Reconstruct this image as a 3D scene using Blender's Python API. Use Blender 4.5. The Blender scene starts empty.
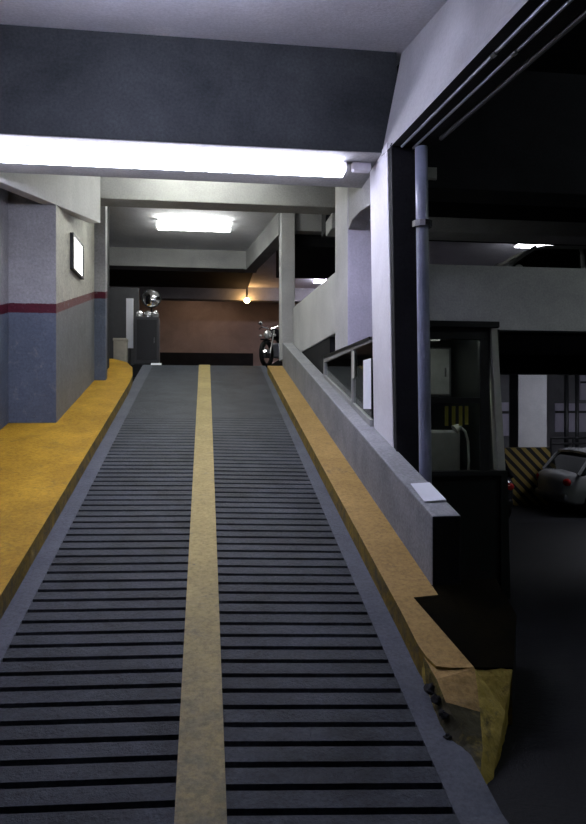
import bpy, math, random
from mathutils import Vector, Matrix

# ------------------------------------------------------------------ camera
SC = bpy.context.scene
COL = SC.collection
YAW = math.atan(86 / 660.0)
cam_d = bpy.data.cameras.new('camera')
cam = bpy.data.objects.new('camera', cam_d)
COL.objects.link(cam)
cam.location = (0, 0, 1.7)
cam.rotation_euler = (math.pi / 2, 0, -YAW)
cam_d.sensor_fit = 'VERTICAL'
cam_d.sensor_height = 24.0
cam_d.lens = 660.0 / 824.0 * 24.0
cam_d.shift_y = -7.0 / 824.0
cam_d.clip_end = 200
SC.camera = cam

# ------------------------------------------------------------------ world, exposure
w = bpy.data.worlds.new('world')
SC.world = w
w.use_nodes = True
w.node_tree.nodes['Background'].inputs[0].default_value = (0.35, 0.4, 0.6, 1)
w.node_tree.nodes['Background'].inputs[1].default_value = 0.004
SC.view_settings.view_transform = 'Standard'
SC.view_settings.look = 'None'
SC.view_settings.gamma = 1
SC.view_settings.use_curve_mapping = False
SC.view_settings.exposure = 1.0

# strengths of the garage lamps and of lamps added for fill (used in their builders below)
TUBE_NEAR = 17.0      # tube under the first beam
TUBE_MID = 16.0       # tube on the upper floor ceiling
FILL_TROUGH = 62.0    # added fill trough above the ramp foot, out of view
TUBE_DECK = 9.0
FILL_UNDER = 34.0  # added fill lamp under the deck
BULB = 32.0

S = 0.2253            # ramp slope
Y0 = 2.6              # ramp foot
def rz(y, h=0.0):
    return h + S * (y - Y0)
UP = 2.52             # upper floor level
YC = Y0 + UP / S      # ramp crest

# ------------------------------------------------------------------ materials
def nd(nt, t, **kw):
    n = nt.nodes.new(t)
    for k, v in kw.items():
        setattr(n, k, v)
    return n

def base_mat(name, rough=0.8, metal=0.0):
    m = bpy.data.materials.new(name)
    m.use_nodes = True
    nt = m.node_tree
    b = nt.nodes['Principled BSDF']
    b.inputs['Roughness'].default_value = rough
    if metal == 0 and rough >= 0.55: b.inputs['Specular IOR Level'].default_value = 0.2
    b.inputs['Metallic'].default_value = metal
    return m, nt, b

def noise(nt, scale, detail=6, rough=0.6, vec=None, dist=0.0):
    n = nd(nt, 'ShaderNodeTexNoise')
    n.inputs['Scale'].default_value = scale
    n.inputs['Detail'].default_value = detail
    n.inputs['Roughness'].default_value = rough
    n.inputs['Distortion'].default_value = dist
    if vec is None:
        tc = nd(nt, 'ShaderNodeTexCoord')
        vec = tc.outputs['Object']
    nt.links.new(vec, n.inputs['Vector'])
    return n.outputs['Fac']

def ramp_node(nt, fac, stops):
    r = nd(nt, 'ShaderNodeValToRGB')
    el = r.color_ramp.elements
    while len(el) < len(stops):
        el.new(0.5)
    for e, (p, c) in zip(el, stops):
        e.position = p
        e.color = (c, c, c, 1) if not hasattr(c, '__len__') else (*c[:3], 1)
    nt.links.new(fac, r.inputs['Fac'])
    return r.outputs['Color']

def mix(nt, fac, a, b, mode='MIX'):
    n = nd(nt, 'ShaderNodeMix', data_type='RGBA', blend_type=mode)
    for k, v in ((0, fac), (6, a), (7, b)):
        s = n.inputs[k]
        if isinstance(v, (int, float)):
            s.default_value = v
        elif isinstance(v, (tuple, list)):
            s.default_value = (*v[:3], 1)
        else:
            nt.links.new(v, s)
    return n.outputs[2]

def bump(nt, b, h, strength=0.3, dist=0.02):
    n = nd(nt, 'ShaderNodeBump')
    n.inputs['Strength'].default_value = strength
    n.inputs['Distance'].default_value = dist
    nt.links.new(h, n.inputs['Height'])
    nt.links.new(n.outputs[0], b.inputs['Normal'])

def concrete(name, c1, c2, scale=1.6, rough=0.85, dirt=0.35, bstr=0.25, fine=40):
    m, nt, b = base_mat(name, rough)
    a = ramp_node(nt, noise(nt, scale, 8, 0.65, dist=0.4), [(0.3, c1), (0.7, c2)])
    g = ramp_node(nt, noise(nt, fine, 4, 0.7), [(0.35, 1 - dirt), (0.62, 1.0)])
    c = mix(nt, 1.0, a, g, 'MULTIPLY')
    nt.links.new(c, b.inputs['Base Color'])
    bump(nt, b, noise(nt, fine * 0.6, 6, 0.7), bstr)
    return m

def plain(name, c, rough=0.5, metal=0.0, var=0.12):
    m, nt, b = base_mat(name, rough, metal)
    c2 = tuple(max(0, v * (1 - var)) for v in c)
    c1 = tuple(min(1, v * (1 + var)) for v in c)
    col = ramp_node(nt, noise(nt, 9, 4), [(0.3, c2), (0.7, c1)])
    nt.links.new(col, b.inputs['Base Color'])
    return m

def emit(name, c, s):
    m, nt, b = base_mat(name, 0.4)
    b.inputs['Base Color'].default_value = (0.8, 0.8, 0.8, 1)
    b.inputs['Emission Color'].default_value = (*c, 1)
    b.inputs['Emission Strength'].default_value = s
    return m

def glass(name, tint=(0.8, 0.85, 0.85), rough=0.03):
    m, nt, b = base_mat(name, rough)
    b.inputs['Base Color'].default_value = (*tint, 1)
    b.inputs['Transmission Weight'].default_value = 1.0
    b.inputs['IOR'].default_value = 1.2
    return m

def slope_coord(nt):
    """height above the ramp plane: z - S*(y-Y0)"""
    tc = nd(nt, 'ShaderNodeTexCoord')
    sp = nd(nt, 'ShaderNodeSeparateXYZ')
    nt.links.new(tc.outputs['Object'], sp.inputs[0])
    mu = nd(nt, 'ShaderNodeMath', operation='MULTIPLY_ADD')
    nt.links.new(sp.outputs['Y'], mu.inputs[0])
    mu.inputs[1].default_value = -S
    mu.inputs[2].default_value = S * Y0
    ad = nd(nt, 'ShaderNodeMath', operation='ADD')
    nt.links.new(sp.outputs['Z'], ad.inputs[0])
    nt.links.new(mu.outputs[0], ad.inputs[1])
    return ad.outputs[0], sp

def band_wall(name, low, high, red=(0.085, 0.006, 0.02), patch=0.6):
    m, nt, b = base_mat(name, 0.55)
    h, sp = slope_coord(nt)
    n1 = noise(nt, 3.0, 8, 0.65)
    wob = nd(nt, 'ShaderNodeMath', operation='MULTIPLY_ADD')
    nt.links.new(noise(nt, 14, 3), wob.inputs[0])
    wob.inputs[1].default_value = 0.02
    nt.links.new(h, wob.inputs[2])
    def gt(v):
        g = nd(nt, 'ShaderNodeMath', operation='GREATER_THAN')
        nt.links.new(wob.outputs[0], g.inputs[0])
        g.inputs[1].default_value = v
        return g.outputs[0]
    v = ramp_node(nt, n1, [(0.3, 0.72), (0.7, 1.0)])
    c = mix(nt, gt(1.52), low, red)
    c = mix(nt, gt(1.635), c, high)
    c = mix(nt, 1.0, c, v, 'MULTIPLY')
    # scuffs and flaking patches
    sc = ramp_node(nt, noise(nt, 7.0, 10, 0.75, dist=1.0), [(0.56, 0.0), (0.66, patch)])
    c = mix(nt, sc, c, (0.24, 0.24, 0.25))
    g = ramp_node(nt, noise(nt, 30, 6, 0.75), [(0.35, 0.72), (0.6, 1.0)])
    c = mix(nt, 1.0, c, g, 'MULTIPLY')
    nt.links.new(c, b.inputs['Base Color'])
    bump(nt, b, noise(nt, 22, 6, 0.7), 0.35)
    return m

def yellow_paint(name, c1, c2, worn=(0.11, 0.10, 0.07), near_wear=0.0, wear=(0.56, 0.70)):
    m, nt, b = base_mat(name, 0.6)
    a = ramp_node(nt, noise(nt, 2.2, 6, 0.6, dist=0.3), [(0.3, c1), (0.7, c2)])
    g = ramp_node(nt, noise(nt, 5, 12, 0.78, dist=0.6), [(wear[0], 0.0), (wear[1], 0.85)])
    c = mix(nt, g, a, worn)
    if near_wear:
        h, sp = slope_coord(nt)
        mr = nd(nt, 'ShaderNodeMapRange')
        nt.links.new(sp.outputs['Y'], mr.inputs['Value'])
        mr.inputs['From Min'].default_value = 2.6
        mr.inputs['From Max'].default_value = 5.2
        mr.inputs['To Min'].default_value = near_wear
        mr.inputs['To Max'].default_value = 0.0
        n2 = ramp_node(nt, noise(nt, 6, 12, 0.8), [(0.38, 0.35), (0.58, 1.0)])
        f = mix(nt, 1.0, mr.outputs[0], n2, 'MULTIPLY')
        c = mix(nt, f, c, worn)
    f2 = ramp_node(nt, noise(nt, 28, 8, 0.8), [(0.36, 0.6), (0.58, 1.0)])
    c = mix(nt, 1.0, c, f2, 'MULTIPLY')
    nt.links.new(c, b.inputs['Base Color'])
    bump(nt, b, noise(nt, 30, 6, 0.7), 0.3)
    return m

def hazard(name):
    m, nt, b = base_mat(name, 0.6)
    tc = nd(nt, 'ShaderNodeTexCoord')
    sp = nd(nt, 'ShaderNodeSeparateXYZ')
    nt.links.new(tc.outputs['Object'], sp.inputs[0])
    ad = nd(nt, 'ShaderNodeMath', operation='ADD')
    nt.links.new(sp.outputs['X'], ad.inputs[0])
    nt.links.new(sp.outputs['Z'], ad.inputs[1])
    ad2 = nd(nt, 'ShaderNodeMath', operation='ADD')
    nt.links.new(ad.outputs[0], ad2.inputs[0])
    nt.links.new(sp.outputs['Y'], ad2.inputs[1])
    dv = nd(nt, 'ShaderNodeMath', operation='DIVIDE')
    nt.links.new(ad2.outputs[0], dv.inputs[0]); dv.inputs[1].default_value = 0.26
    fr = nd(nt, 'ShaderNodeMath', operation='FRACT')
    nt.links.new(dv.outputs[0], fr.inputs[0])
    gt = nd(nt, 'ShaderNodeMath', operation='GREATER_THAN')
    nt.links.new(fr.outputs[0], gt.inputs[0]); gt.inputs[1].default_value = 0.5
    c = mix(nt, gt.outputs[0], (0.012, 0.012, 0.012), (0.20, 0.145, 0.04))
    nt.links.new(c, b.inputs['Base Color'])
    return m

M = {}
M['white_conc'] = concrete('white_painted_concrete', (0.42, 0.42, 0.44), (0.56, 0.56, 0.57), 1.2, 0.7, 0.15)
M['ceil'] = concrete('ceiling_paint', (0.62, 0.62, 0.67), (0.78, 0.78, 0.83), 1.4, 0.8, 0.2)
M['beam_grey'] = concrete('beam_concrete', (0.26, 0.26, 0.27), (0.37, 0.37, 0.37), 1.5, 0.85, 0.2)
M['beam_dark'] = concrete('dark_beam_concrete', (0.024, 0.027, 0.030), (0.060, 0.066, 0.070), 1.3, 0.85, 0.35)
M['col_white'] = concrete('column_white_paint', (0.62, 0.61, 0.66), (0.74, 0.73, 0.78), 1.6, 0.6, 0.08)
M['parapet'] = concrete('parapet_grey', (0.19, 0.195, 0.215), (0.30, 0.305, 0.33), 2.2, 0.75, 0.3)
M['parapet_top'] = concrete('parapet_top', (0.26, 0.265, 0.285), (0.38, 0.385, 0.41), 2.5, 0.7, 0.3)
M['deck'] = concrete('deck_parapet', (0.33, 0.33, 0.35), (0.48, 0.48, 0.49), 2.0, 0.85, 0.2)
M['black_conc'] = concrete('black_concrete', (0.006, 0.006, 0.008), (0.014, 0.014, 0.017), 2.0, 0.8, 0.4)  # black; also colours in the shade of dark sides and voids
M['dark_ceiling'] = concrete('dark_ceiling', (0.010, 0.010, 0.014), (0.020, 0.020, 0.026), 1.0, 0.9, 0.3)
M['asphalt'] = concrete('dark_asphalt', (0.006, 0.0065, 0.009), (0.015, 0.016, 0.020), 1.8, 0.65, 0.45, 0.6, 60)
M['lane'] = concrete('ramp_rib_concrete', (0.019, 0.023, 0.032), (0.058, 0.067, 0.088), 2.6, 0.55, 0.4, 0.5, 55)
M['gutter'] = concrete('gutter_concrete', (0.075, 0.083, 0.11), (0.12, 0.13, 0.16), 2.6, 0.6, 0.3, 0.4, 50)
M['groove'] = concrete('groove_grime', (0.006, 0.006, 0.007), (0.012, 0.012, 0.013), 3, 0.9, 0.3)
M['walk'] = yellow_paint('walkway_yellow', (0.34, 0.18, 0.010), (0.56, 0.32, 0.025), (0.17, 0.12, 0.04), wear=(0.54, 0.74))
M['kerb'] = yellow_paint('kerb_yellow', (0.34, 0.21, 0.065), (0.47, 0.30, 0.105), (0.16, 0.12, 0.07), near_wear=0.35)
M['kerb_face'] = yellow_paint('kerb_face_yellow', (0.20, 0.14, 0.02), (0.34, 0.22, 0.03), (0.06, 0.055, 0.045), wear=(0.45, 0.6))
M['nose'] = yellow_paint('kerb_nose_yellow', (0.34, 0.25, 0.05), (0.50, 0.38, 0.08), (0.05, 0.048, 0.03), wear=(0.52, 0.66))
M['stripe'] = yellow_paint('centre_strip_yellow', (0.36, 0.28, 0.11), (0.50, 0.39, 0.16), (0.19, 0.17, 0.12), near_wear=0.95)
M['lwall'] = band_wall('left_wall_paint', (0.115, 0.14, 0.19), (0.36, 0.36, 0.38))
M['lwall_worn'] = band_wall('left_wall_worn_paint', (0.19, 0.20, 0.21), (0.50, 0.485, 0.43), red=(0.16, 0.06, 0.06), patch=0.9)
M['rough_brown'] = concrete('far_wall_brown', (0.22, 0.17, 0.15), (0.36, 0.28, 0.25), 0.9, 0.85, 0.2)
M['back_wall'] = concrete('back_wall_grey', (0.12, 0.12, 0.13), (0.20, 0.20, 0.21), 1.0, 0.85, 0.2)
M['lamp_white'] = emit('tube_light', (0.80, 0.81, 1.0), TUBE_NEAR)
M['lamp_mid'] = emit('tube_light_mid', (0.97, 1.0, 0.92), TUBE_MID)
M['fill_trough'] = emit('fill_light_trough', (0.74, 0.76, 1.0), FILL_TROUGH)
M['lamp_deck'] = emit('tube_light_deck', (0.90, 0.92, 1.0), TUBE_DECK)
M['fill_under'] = emit('fill_light_under', (0.86, 0.88, 1.0), FILL_UNDER)
M['lamp_hidden'] = emit('tube_and_fill_light_recess', (0.97, 1.0, 0.90), 24.0)
M['fill_right'] = emit('fill_light_right', (0.9, 1.0, 0.95), 20.0)
M['fill_booth'] = emit('fill_light_booth', (0.95, 1.0, 0.9), 18.0)
M['fill_far'] = emit('fill_light_far', (1.0, 0.72, 0.5), 6.0)
M['lamp_back'] = emit('tube_light_back', (0.85, 0.8, 1.0), 40.0)
M['bulb'] = emit('warm_bulb', (1.0, 0.55, 0.20), BULB)
M['sign'] = emit('lit_panel', (1.0, 1.0, 0.95), 2.0)
M['metal'] = plain('painted_steel', (0.22, 0.23, 0.27), 0.35, 0.6)
M['chrome'] = plain('chrome', (0.8, 0.8, 0.82), 0.12, 1.0, 0.03)
M['black_metal'] = plain('black_painted_steel', (0.015, 0.016, 0.018), 0.45, 0.2)
M['dark_green'] = plain('booth_dark_green', (0.009, 0.011, 0.010), 0.4, 0.1)
M['pale_post'] = plain('booth_pale_trim', (0.42, 0.42, 0.36), 0.5)
M['pipe_blue'] = plain('drain_pipe_grey', (0.22, 0.24, 0.32), 0.35, 0.0)
M['rail_grey'] = plain('window_rail_grey', (0.30, 0.30, 0.30), 0.5, 0.2)
M['glass'] = glass('window_glass')
M['paper'] = plain('white_paper', (0.80, 0.82, 0.90), 0.8, 0, 0.03)
M['yellow_paper'] = plain('yellow_paper', (0.60, 0.50, 0.10), 0.8, 0, 0.06)
M['hazard'] = hazard('hazard_stripes')
M['rubber'] = plain('tyre_rubber', (0.012, 0.012, 0.013), 0.8)
M['car_glass'] = plain('car_glass', (0.012, 0.016, 0.016), 0.08, 0.0)
M['silver'] = plain('silver_car_paint', (0.42, 0.43, 0.44), 0.25, 0.5, 0.04)
M['charcoal'] = plain('charcoal_car_paint', (0.03, 0.03, 0.035), 0.2, 0.4, 0.04)
M['graphite'] = plain('graphite_car_paint', (0.09, 0.10, 0.10), 0.22, 0.5, 0.04)
M['redlens'] = plain('red_lens', (0.35, 0.02, 0.02), 0.15)
M['clearlens'] = plain('clear_lens', (0.75, 0.75, 0.75), 0.08, 0.6)
M['cream'] = plain('cream_box', (0.50, 0.47, 0.40), 0.6)
M['wood'] = plain('desk_wood', (0.16, 0.10, 0.05), 0.5)
M['plastic'] = plain('pale_plastic', (0.50, 0.50, 0.46), 0.4)
M['curtain'] = plain('grey_cabinet', (0.045, 0.045, 0.052), 0.5)
M['white_panel'] = concrete('white_lilac_paint', (0.42, 0.40, 0.50), (0.58, 0.55, 0.66), 1.5, 0.7, 0.15)

# ------------------------------------------------------------------ mesh builder
class MB:
    def __init__(self):
        self.v, self.f, self.mi = [], [], []
    def add(self, vs, fs, mi=0):
        b = len(self.v)
        self.v += [tuple(p) for p in vs]
        self.f += [tuple(i + b for i in f) for f in fs]
        self.mi += [mi] * len(fs)
        return self
    def box(self, a, b, mi=0):
        x0, y0, z0 = a; x1, y1, z1 = b
        vs = [(x0,y0,z0),(x1,y0,z0),(x1,y1,z0),(x0,y1,z0),(x0,y0,z1),(x1,y0,z1),(x1,y1,z1),(x0,y1,z1)]
        return self.hexa(vs, mi)
    def hexa(self, vs, mi=0):
        return self.add(vs, [(0,3,2,1),(4,5,6,7),(0,1,5,4),(1,2,6,5),(2,3,7,6),(3,0,4,7)], mi)
    def prism_x(self, poly, x0, x1, mi=0):
        """poly of (y,z) extruded from x0 to x1"""
        n = len(poly)
        vs = [(x0, y, z) for y, z in poly] + [(x1, y, z) for y, z in poly]
        fs = [tuple(range(n)), tuple(reversed(range(n, 2 * n)))]
        fs += [(i, i + n, (i + 1) % n + n, (i + 1) % n) for i in range(n)]
        return self.add(vs, fs, mi)
    def prism_z(self, poly, bot, top, mi=0):
        """poly of (x,y); bot/top are functions (x,y)->z"""
        n = len(poly)
        vs = [(x, y, bot(x, y)) for x, y in poly] + [(x, y, top(x, y)) for x, y in poly]
        fs = [tuple(reversed(range(n))), tuple(range(n, 2 * n))]
        fs += [(i, (i + 1) % n, (i + 1) % n + n, i + n) for i in range(n)]
        return self.add(vs, fs, mi)
    def tube(self, pts, r, n=12, mi=0, caps=True):
        P = [Vector(p) for p in pts]
        rings = []
        for i, p in enumerate(P):
            t = (P[min(i + 1, len(P) - 1)] - P[max(i - 1, 0)]).normalized()
            up = Vector((0, 0, 1)) if abs(t.z) < 0.9 else Vector((1, 0, 0))
            a = t.cross(up).normalized(); b = t.cross(a)
            rr = r[i] if hasattr(r, '__len__') else r
            rings.append([p + a * math.cos(k * 2 * math.pi / n) * rr + b * math.sin(k * 2 * math.pi / n) * rr for k in range(n)])
        vs = [q for ring in rings for q in ring]
        fs = []
        for i in range(len(P) - 1):
            for k in range(n):
                fs.append((i*n+k, i*n+(k+1)%n, (i+1)*n+(k+1)%n, (i+1)*n+k))
        if caps:
            fs.append(tuple(range(n))); fs.append(tuple(reversed(range((len(P)-1)*n, len(P)*n))))
        return self.add(vs, fs, mi)
    def ball(self, c, r, nu=16, nv=10, mi=0):
        rx, ry, rzz = r if hasattr(r, '__len__') else (r, r, r)
        vs = [(c[0], c[1], c[2] + rzz)]
        for j in range(1, nv):
            th = math.pi * j / nv
            for k in range(nu):
                ph = 2 * math.pi * k / nu
                vs.append((c[0] + rx*math.sin(th)*math.cos(ph), c[1] + ry*math.sin(th)*math.sin(ph), c[2] + rzz*math.cos(th)))
        vs.append((c[0], c[1], c[2] - rzz))
        L = len(vs) - 1
        fs = [(0, 1 + k, 1 + (k+1) % nu) for k in range(nu)]
        for j in range(nv - 2):
            for k in range(nu):
                a = 1 + j*nu
                fs.append((a+k, a+nu+k, a+nu+(k+1)%nu, a+(k+1)%nu))
        a = 1 + (nv-2)*nu
        fs += [(a+k, L, a+(k+1)%nu) for k in range(nu)]
        return self.add(vs, fs, mi)
    def xform(self, mat):
        self.v = [tuple(mat @ Vector(p)) for p in self.v]
        return self
    def build(self, name, mats, parent=None, bevel=0.0, smooth=False, world=False):
        me = bpy.data.meshes.new(name)
        me.from_pydata(self.v, [], self.f)
        if not isinstance(mats, (list, tuple)):
            mats = [mats]
        for m in mats:
            me.materials.append(m)
        me.polygons.foreach_set('material_index', self.mi)
        import bmesh
        bm = bmesh.new(); bm.from_mesh(me)
        bmesh.ops.recalc_face_normals(bm, faces=bm.faces)
        bm.to_mesh(me); bm.free()
        if smooth:
            me.polygons.foreach_set('use_smooth', [True] * len(me.polygons))
        o = bpy.data.objects.new(name, me)
        COL.objects.link(o)
        if parent is not None:
            o.parent = parent
            if world:      # vertices were given in world coordinates
                o.matrix_parent_inverse = parent.matrix_basis.inverted()
        if bevel:
            bv = o.modifiers.new('bevel', 'BEVEL')
            bv.width = bevel; bv.segments = 2; bv.limit_method = 'ANGLE'
        return o

def tag(o, label=None, cat=None, group=None, kind=None):
    if label: o['label'] = label
    if cat: o['category'] = cat
    if group: o['group'] = group
    if kind: o['kind'] = kind
    return o

def empty(name, loc, label, cat, group=None, rot=0.0):
    o = bpy.data.objects.new(name, None)
    COL.objects.link(o)
    o.location = loc
    o.rotation_euler = (0, 0, rot)
    o.empty_display_size = 0.1
    return tag(o, label, cat, group)

def struct(o, label=None, cat=None, group=None):
    return tag(o, label, cat, group, 'structure')

def copy_tree(o, parent=None):
    c = o.copy(); COL.objects.link(c)
    if parent is not None:
        c.parent = parent
    for ch in list(o.children):
        copy_tree(ch, c)
    return c

# ------------------------------------------------------------------ ramp and floors
def sx_edge(y, a, b):      # straight edge drifting from a at the foot to b at the crest
    return a + (b - a) * (y - Y0) / (YC - Y0)

def lane(xa, xb, skew, name, label):
    # cross-section with real grooves, extruded across the lane
    m = MB()
    xc = 0.5 * (xa(8) + xb(8))
    pts = []
    y = 2.30
    period, gw = 0.1272, 0.036
    pts.append((2.30 - 0.2, 0))
    ys = []
    while y < 9.4:
        ys.append(y)
        y += period
    for k, yg in enumerate(ys):
        dep = 0.028 if yg < 7.0 else 0.028 * max(0.2, 1 - (yg - 7.0) / 2.6)
        wd = gw if yg < 7 else gw * max(0.4, 1 - (yg - 7.0) / 3.6)
        pts += [(yg - wd / 2, 0), (yg - wd / 2 + 0.004, -dep), (yg + wd / 2 - 0.004, -dep), (yg + wd / 2, 0)]
    pts += [(9.9, 0), (YC, 0)]
    vs, fs, mi = [], [], []
    for i, (py, d) in enumerate(pts):
        for e, xf in enumerate((xa, xb)):
            fade = 1.0 if py < 9.4 else 0.0
            x = xf(py)
            yy = py + skew * (x - xc) * fade
            if i == 0: yy = 2.2
            z = rz(yy, 0) + d
            z = max(z, -0.03) if yy < Y0 else z
            if yy < Y0: z = d if d < 0 else 0.0
            vs.append((x, yy, z))
    for i in range(len(pts) - 1):
        fs.append((2*i, 2*i+1, 2*i+3, 2*i+2))
        mi.append(1 if (pts[i][1] < 0 and pts[i+1][1] < 0) else 0)
    m.v, m.f, m.mi = vs, fs, mi
    # solid underside so that the slab has thickness
    n = len(vs)
    m.add([(xa(2.2), 2.2, -0.3), (xb(2.2), 2.2, -0.3), (xb(YC), YC, UP-0.4), (xa(YC), YC, UP-0.4)], [(0,1,2,3)])
    o = m.build(name, [M['lane'], M['groove']])
    return struct(o, label, 'ramp')

lane(lambda y: sx_edge(y, -1.135, -1.10), lambda y: sx_edge(y, -0.128, -0.165), -0.045, 'ramp_lane',
     'dark ribbed concrete ramp lane left of the yellow centre strip')
lane(lambda y: sx_edge(y, 0.078, 0.062), lambda y: sx_edge(y, 1.02, 1.10), -0.085, 'ramp_lane',
     'dark ribbed concrete ramp lane right of the yellow centre strip')

m = MB()
m.hexa([(-0.130,2.2,-0.3),(0.080,2.2,-0.3),(0.062,YC,UP-0.4),(-0.165,YC,UP-0.4),
        (-0.130,2.2,0.02),(0.080,2.2,0.02),(0.062,YC,UP+0.012),(-0.165,YC,UP+0.012)])
o = m.build('centre_strip', M['stripe'])
# follow the ramp: rebuild with a vertex at the foot
o.data.clear_geometry()
m = MB()
m.prism_x([(2.2,-0.3),(2.2,0.014),(Y0,0.014),(YC,UP+0.014),(YC,UP-0.4)], 0, 1)
vs = []
for (x, y, z) in m.v:
    vs.append((sx_edge(y, -0.130, -0.165) if x == 0 else sx_edge(y, 0.080, 0.062), y, z))
o.data.from_pydata(vs, [], m.f); o.data.update()
struct(o, 'narrow raised concrete strip painted yellow running up the middle of the ramp', 'centre strip')

def ramp_strip(name, xa, xb, h, mat, label, cat):
    m = MB()
    m.prism_x([(2.2,-0.3),(2.2,h),(Y0,h),(YC,UP+h),(YC,UP-0.4)], 0, 1)
    vs = [(xa(y) if x == 0 else xb(y), y, z) for (x, y, z) in m.v]
    m.v = vs
    return struct(m.build(name, mat), label, cat)

ramp_strip('gutter', lambda y: -1.30, lambda y: sx_edge(y, -1.135, -1.10), 0.002, M['gutter'],
           'smooth grey gutter beside the left yellow walkway', 'gutter')
ramp_strip('gutter', lambda y: sx_edge(y, 1.02, 1.10), lambda y: 1.215, 0.002, M['gutter'],
           'smooth blue grey gutter beside the right yellow kerb', 'gutter')

# floors
m = MB(); m.prism_z([(-2.6,-3),(14,-3),(14,2.2),(-2.6,2.2)], lambda x,y: -0.3, lambda x,y: 0)
struct(m.build('floor', M['asphalt']), 'dark floor at the foot of the ramp', 'floor')
m = MB(); m.prism_z([(-2.6,2.2),(-1.28,2.2),(-1.28,2.61),(-2.6,2.61)], lambda x,y: -0.3, lambda x,y: 0)
m.prism_x([(2.2,-0.3),(2.2,0),(4.0,0),(13,-0.76),(21,-0.76),(21,-1.1),(2.2,-1.1)], 1.2, 14.5)
struct(m.build('floor', M['asphalt']), 'nearly black asphalt floor sloping down to the right of the ramp', 'floor')
m = MB(); m.prism_z([(-3.6,YC),(1.7,YC),(1.7,25),(-3.6,25)], lambda x,y: UP-0.25, lambda x,y: UP)
struct(m.build('floor', M['asphalt']), 'upper level floor beyond the top of the ramp', 'floor')
m = MB(); m.prism_z([(1.9,8.6),(14.5,8.6),(14.5,25),(1.7,25),(1.7,14.6),(1.9,14.6)], lambda x,y: 2.66, lambda x,y: 2.78)
struct(m.build('deck_slab', M['dark_ceiling']), 'upper parking deck slab on the right', 'deck')

# left walkway
xo = -2.62
edge = [(-1.262, 2.2), (-1.262, 11.0), (-1.29, 11.8), (-1.38, 12.6), (-1.56, 13.2), (-1.85, 13.6), (xo, 13.6)]
poly = [(xo, 2.2)] + edge
def zb(x, y): return max(0, rz(y)) - 0.3
def zt(x, y): return max(0.0, rz(y)) + 0.15
m = MB()
# split at the ramp foot so that the top follows the slope
m.prism_z([(xo,2.2),(-1.262,2.2),(-1.262,Y0),(xo,Y0)], zb, zt)
m.prism_z([(xo,Y0),(-1.262,Y0)] + edge[1:], zb, zt)
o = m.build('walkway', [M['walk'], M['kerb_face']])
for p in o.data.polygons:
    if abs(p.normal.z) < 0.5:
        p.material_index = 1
struct(o, 'raised yellow painted walkway along the left wall', 'walkway')

# right kerb with its broken sloping nose
random.seed(4)
T1, T2, T3, AP = (1.10, 3.16), (1.40, 3.33), (1.60, 3.31), (1.18, 2.74)
kr = [(1.175, 12.9), (1.172, 3.9), (1.165, 3.55), (1.175, 3.45), (1.20, 3.36), (1.27, 3.34), T2, T3, (1.86, 3.80), (1.93, 4.25), (1.66, 4.25), (1.66, 12.9)]
m = MB(); m.prism_z(kr, lambda x,y: -0.02 if y < 4.3 and x > 1.66 else min(rz(y), 2.3) - (0.15 if y < 5 else 0.3), lambda x,y: rz(y) + 0.15)
M['kerb_end_dark'] = concrete('kerb_end_near_black', (0.001, 0.001, 0.001), (0.008, 0.006, 0.002), 3.0, 0.8, 0.5)
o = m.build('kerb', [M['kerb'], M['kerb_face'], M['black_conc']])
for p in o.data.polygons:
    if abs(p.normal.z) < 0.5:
        p.material_index = 2 if (p.normal.x > 0.3) else 1  # outer sides coloured black instead of yellow, in place of shade
kerb = struct(o, 'yellow painted raised kerb along the right side of the ramp', 'kerb')
M['kerb_end_dark'].node_tree.nodes['Principled BSDF'].inputs['Specular IOR Level'].default_value = 0.02
m = MB(); m.prism_z([(1.30,4.05),(1.40,3.326),(1.603,3.306),(1.865,3.80),(1.935,4.245),(1.47,4.245),(1.47,4.07)], lambda x,y: rz(y)+.14, lambda x,y: rz(y)+.154)  # thin near-black to dark olive patch over the kerb top
o = m.build('kerb_patch', M['kerb_end_dark'], kerb)
o['label'] = 'near-black patch at the end of the kerb'
zt1, zt2, zt3 = rz(T1[1], .15), rz(T2[1], .15), rz(T3[1], .15)
m = MB()
V = [(1.172,3.50,rz(3.50,.13)), (1.165,3.40,0.19), (1.142,3.14,0.125), (1.157,2.98,0.075), (1.168,2.74,-0.01),
     (1.175,3.28,0.285), (1.175,3.15,0.225), (1.225,2.98,0.10),
     (T2[0],T2[1],zt2-0.004), (1.34,3.12,0.18), (1.28,2.95,0.095),
     (T3[0],T3[1],zt3-0.004), (1.50,3.18,0.15), (1.29,2.86,0.0), (1.47,3.14,0.0), (1.80,3.70,0.0),
     (1.18,2.74,-0.2),(1.6,3.3,-0.2),(1.18,3.6,-0.2)]
F = [(0,1,5),(0,5,8),(1,2,6,5),(5,6,9,8),(2,3,7,6),(6,7,10,9),(3,4,7),(4,10,7),
     (8,9,12),(8,12,11),(9,10,13,12),(10,4,13),(11,12,14),(12,13,14),(11,14,15)]
F += [(0,18,1),(1,18,16,2),(2,16,3),(3,16,4),(4,16,13),(13,16,17,14),(14,17,15)]
m.add(V, F)
m.mi = [1,2,1,2,1,1,1,1] + [0]*(len(m.f)-8)
M['nose_dark'] = yellow_paint('kerb_nose_grime_and_shade', (0.16, 0.13, 0.03), (0.26, 0.20, 0.05), (0.02, 0.022, 0.016), wear=(0.40, 0.52))  # left faces: grime, and the shading of the ridge painted darker
o = m.build('kerb_nose', [M['nose'], M['nose_dark'], M['kerb']], kerb)
o['label'] = 'chipped and scraped sloping end of the kerb'
dm = o.modifiers.new('sub', 'SUBSURF'); dm.subdivision_type = 'SIMPLE'; dm.levels = 4; dm.render_levels = 4
tx = bpy.data.textures.new('chip', 'CLOUDS'); tx.noise_scale = 0.07
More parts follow.
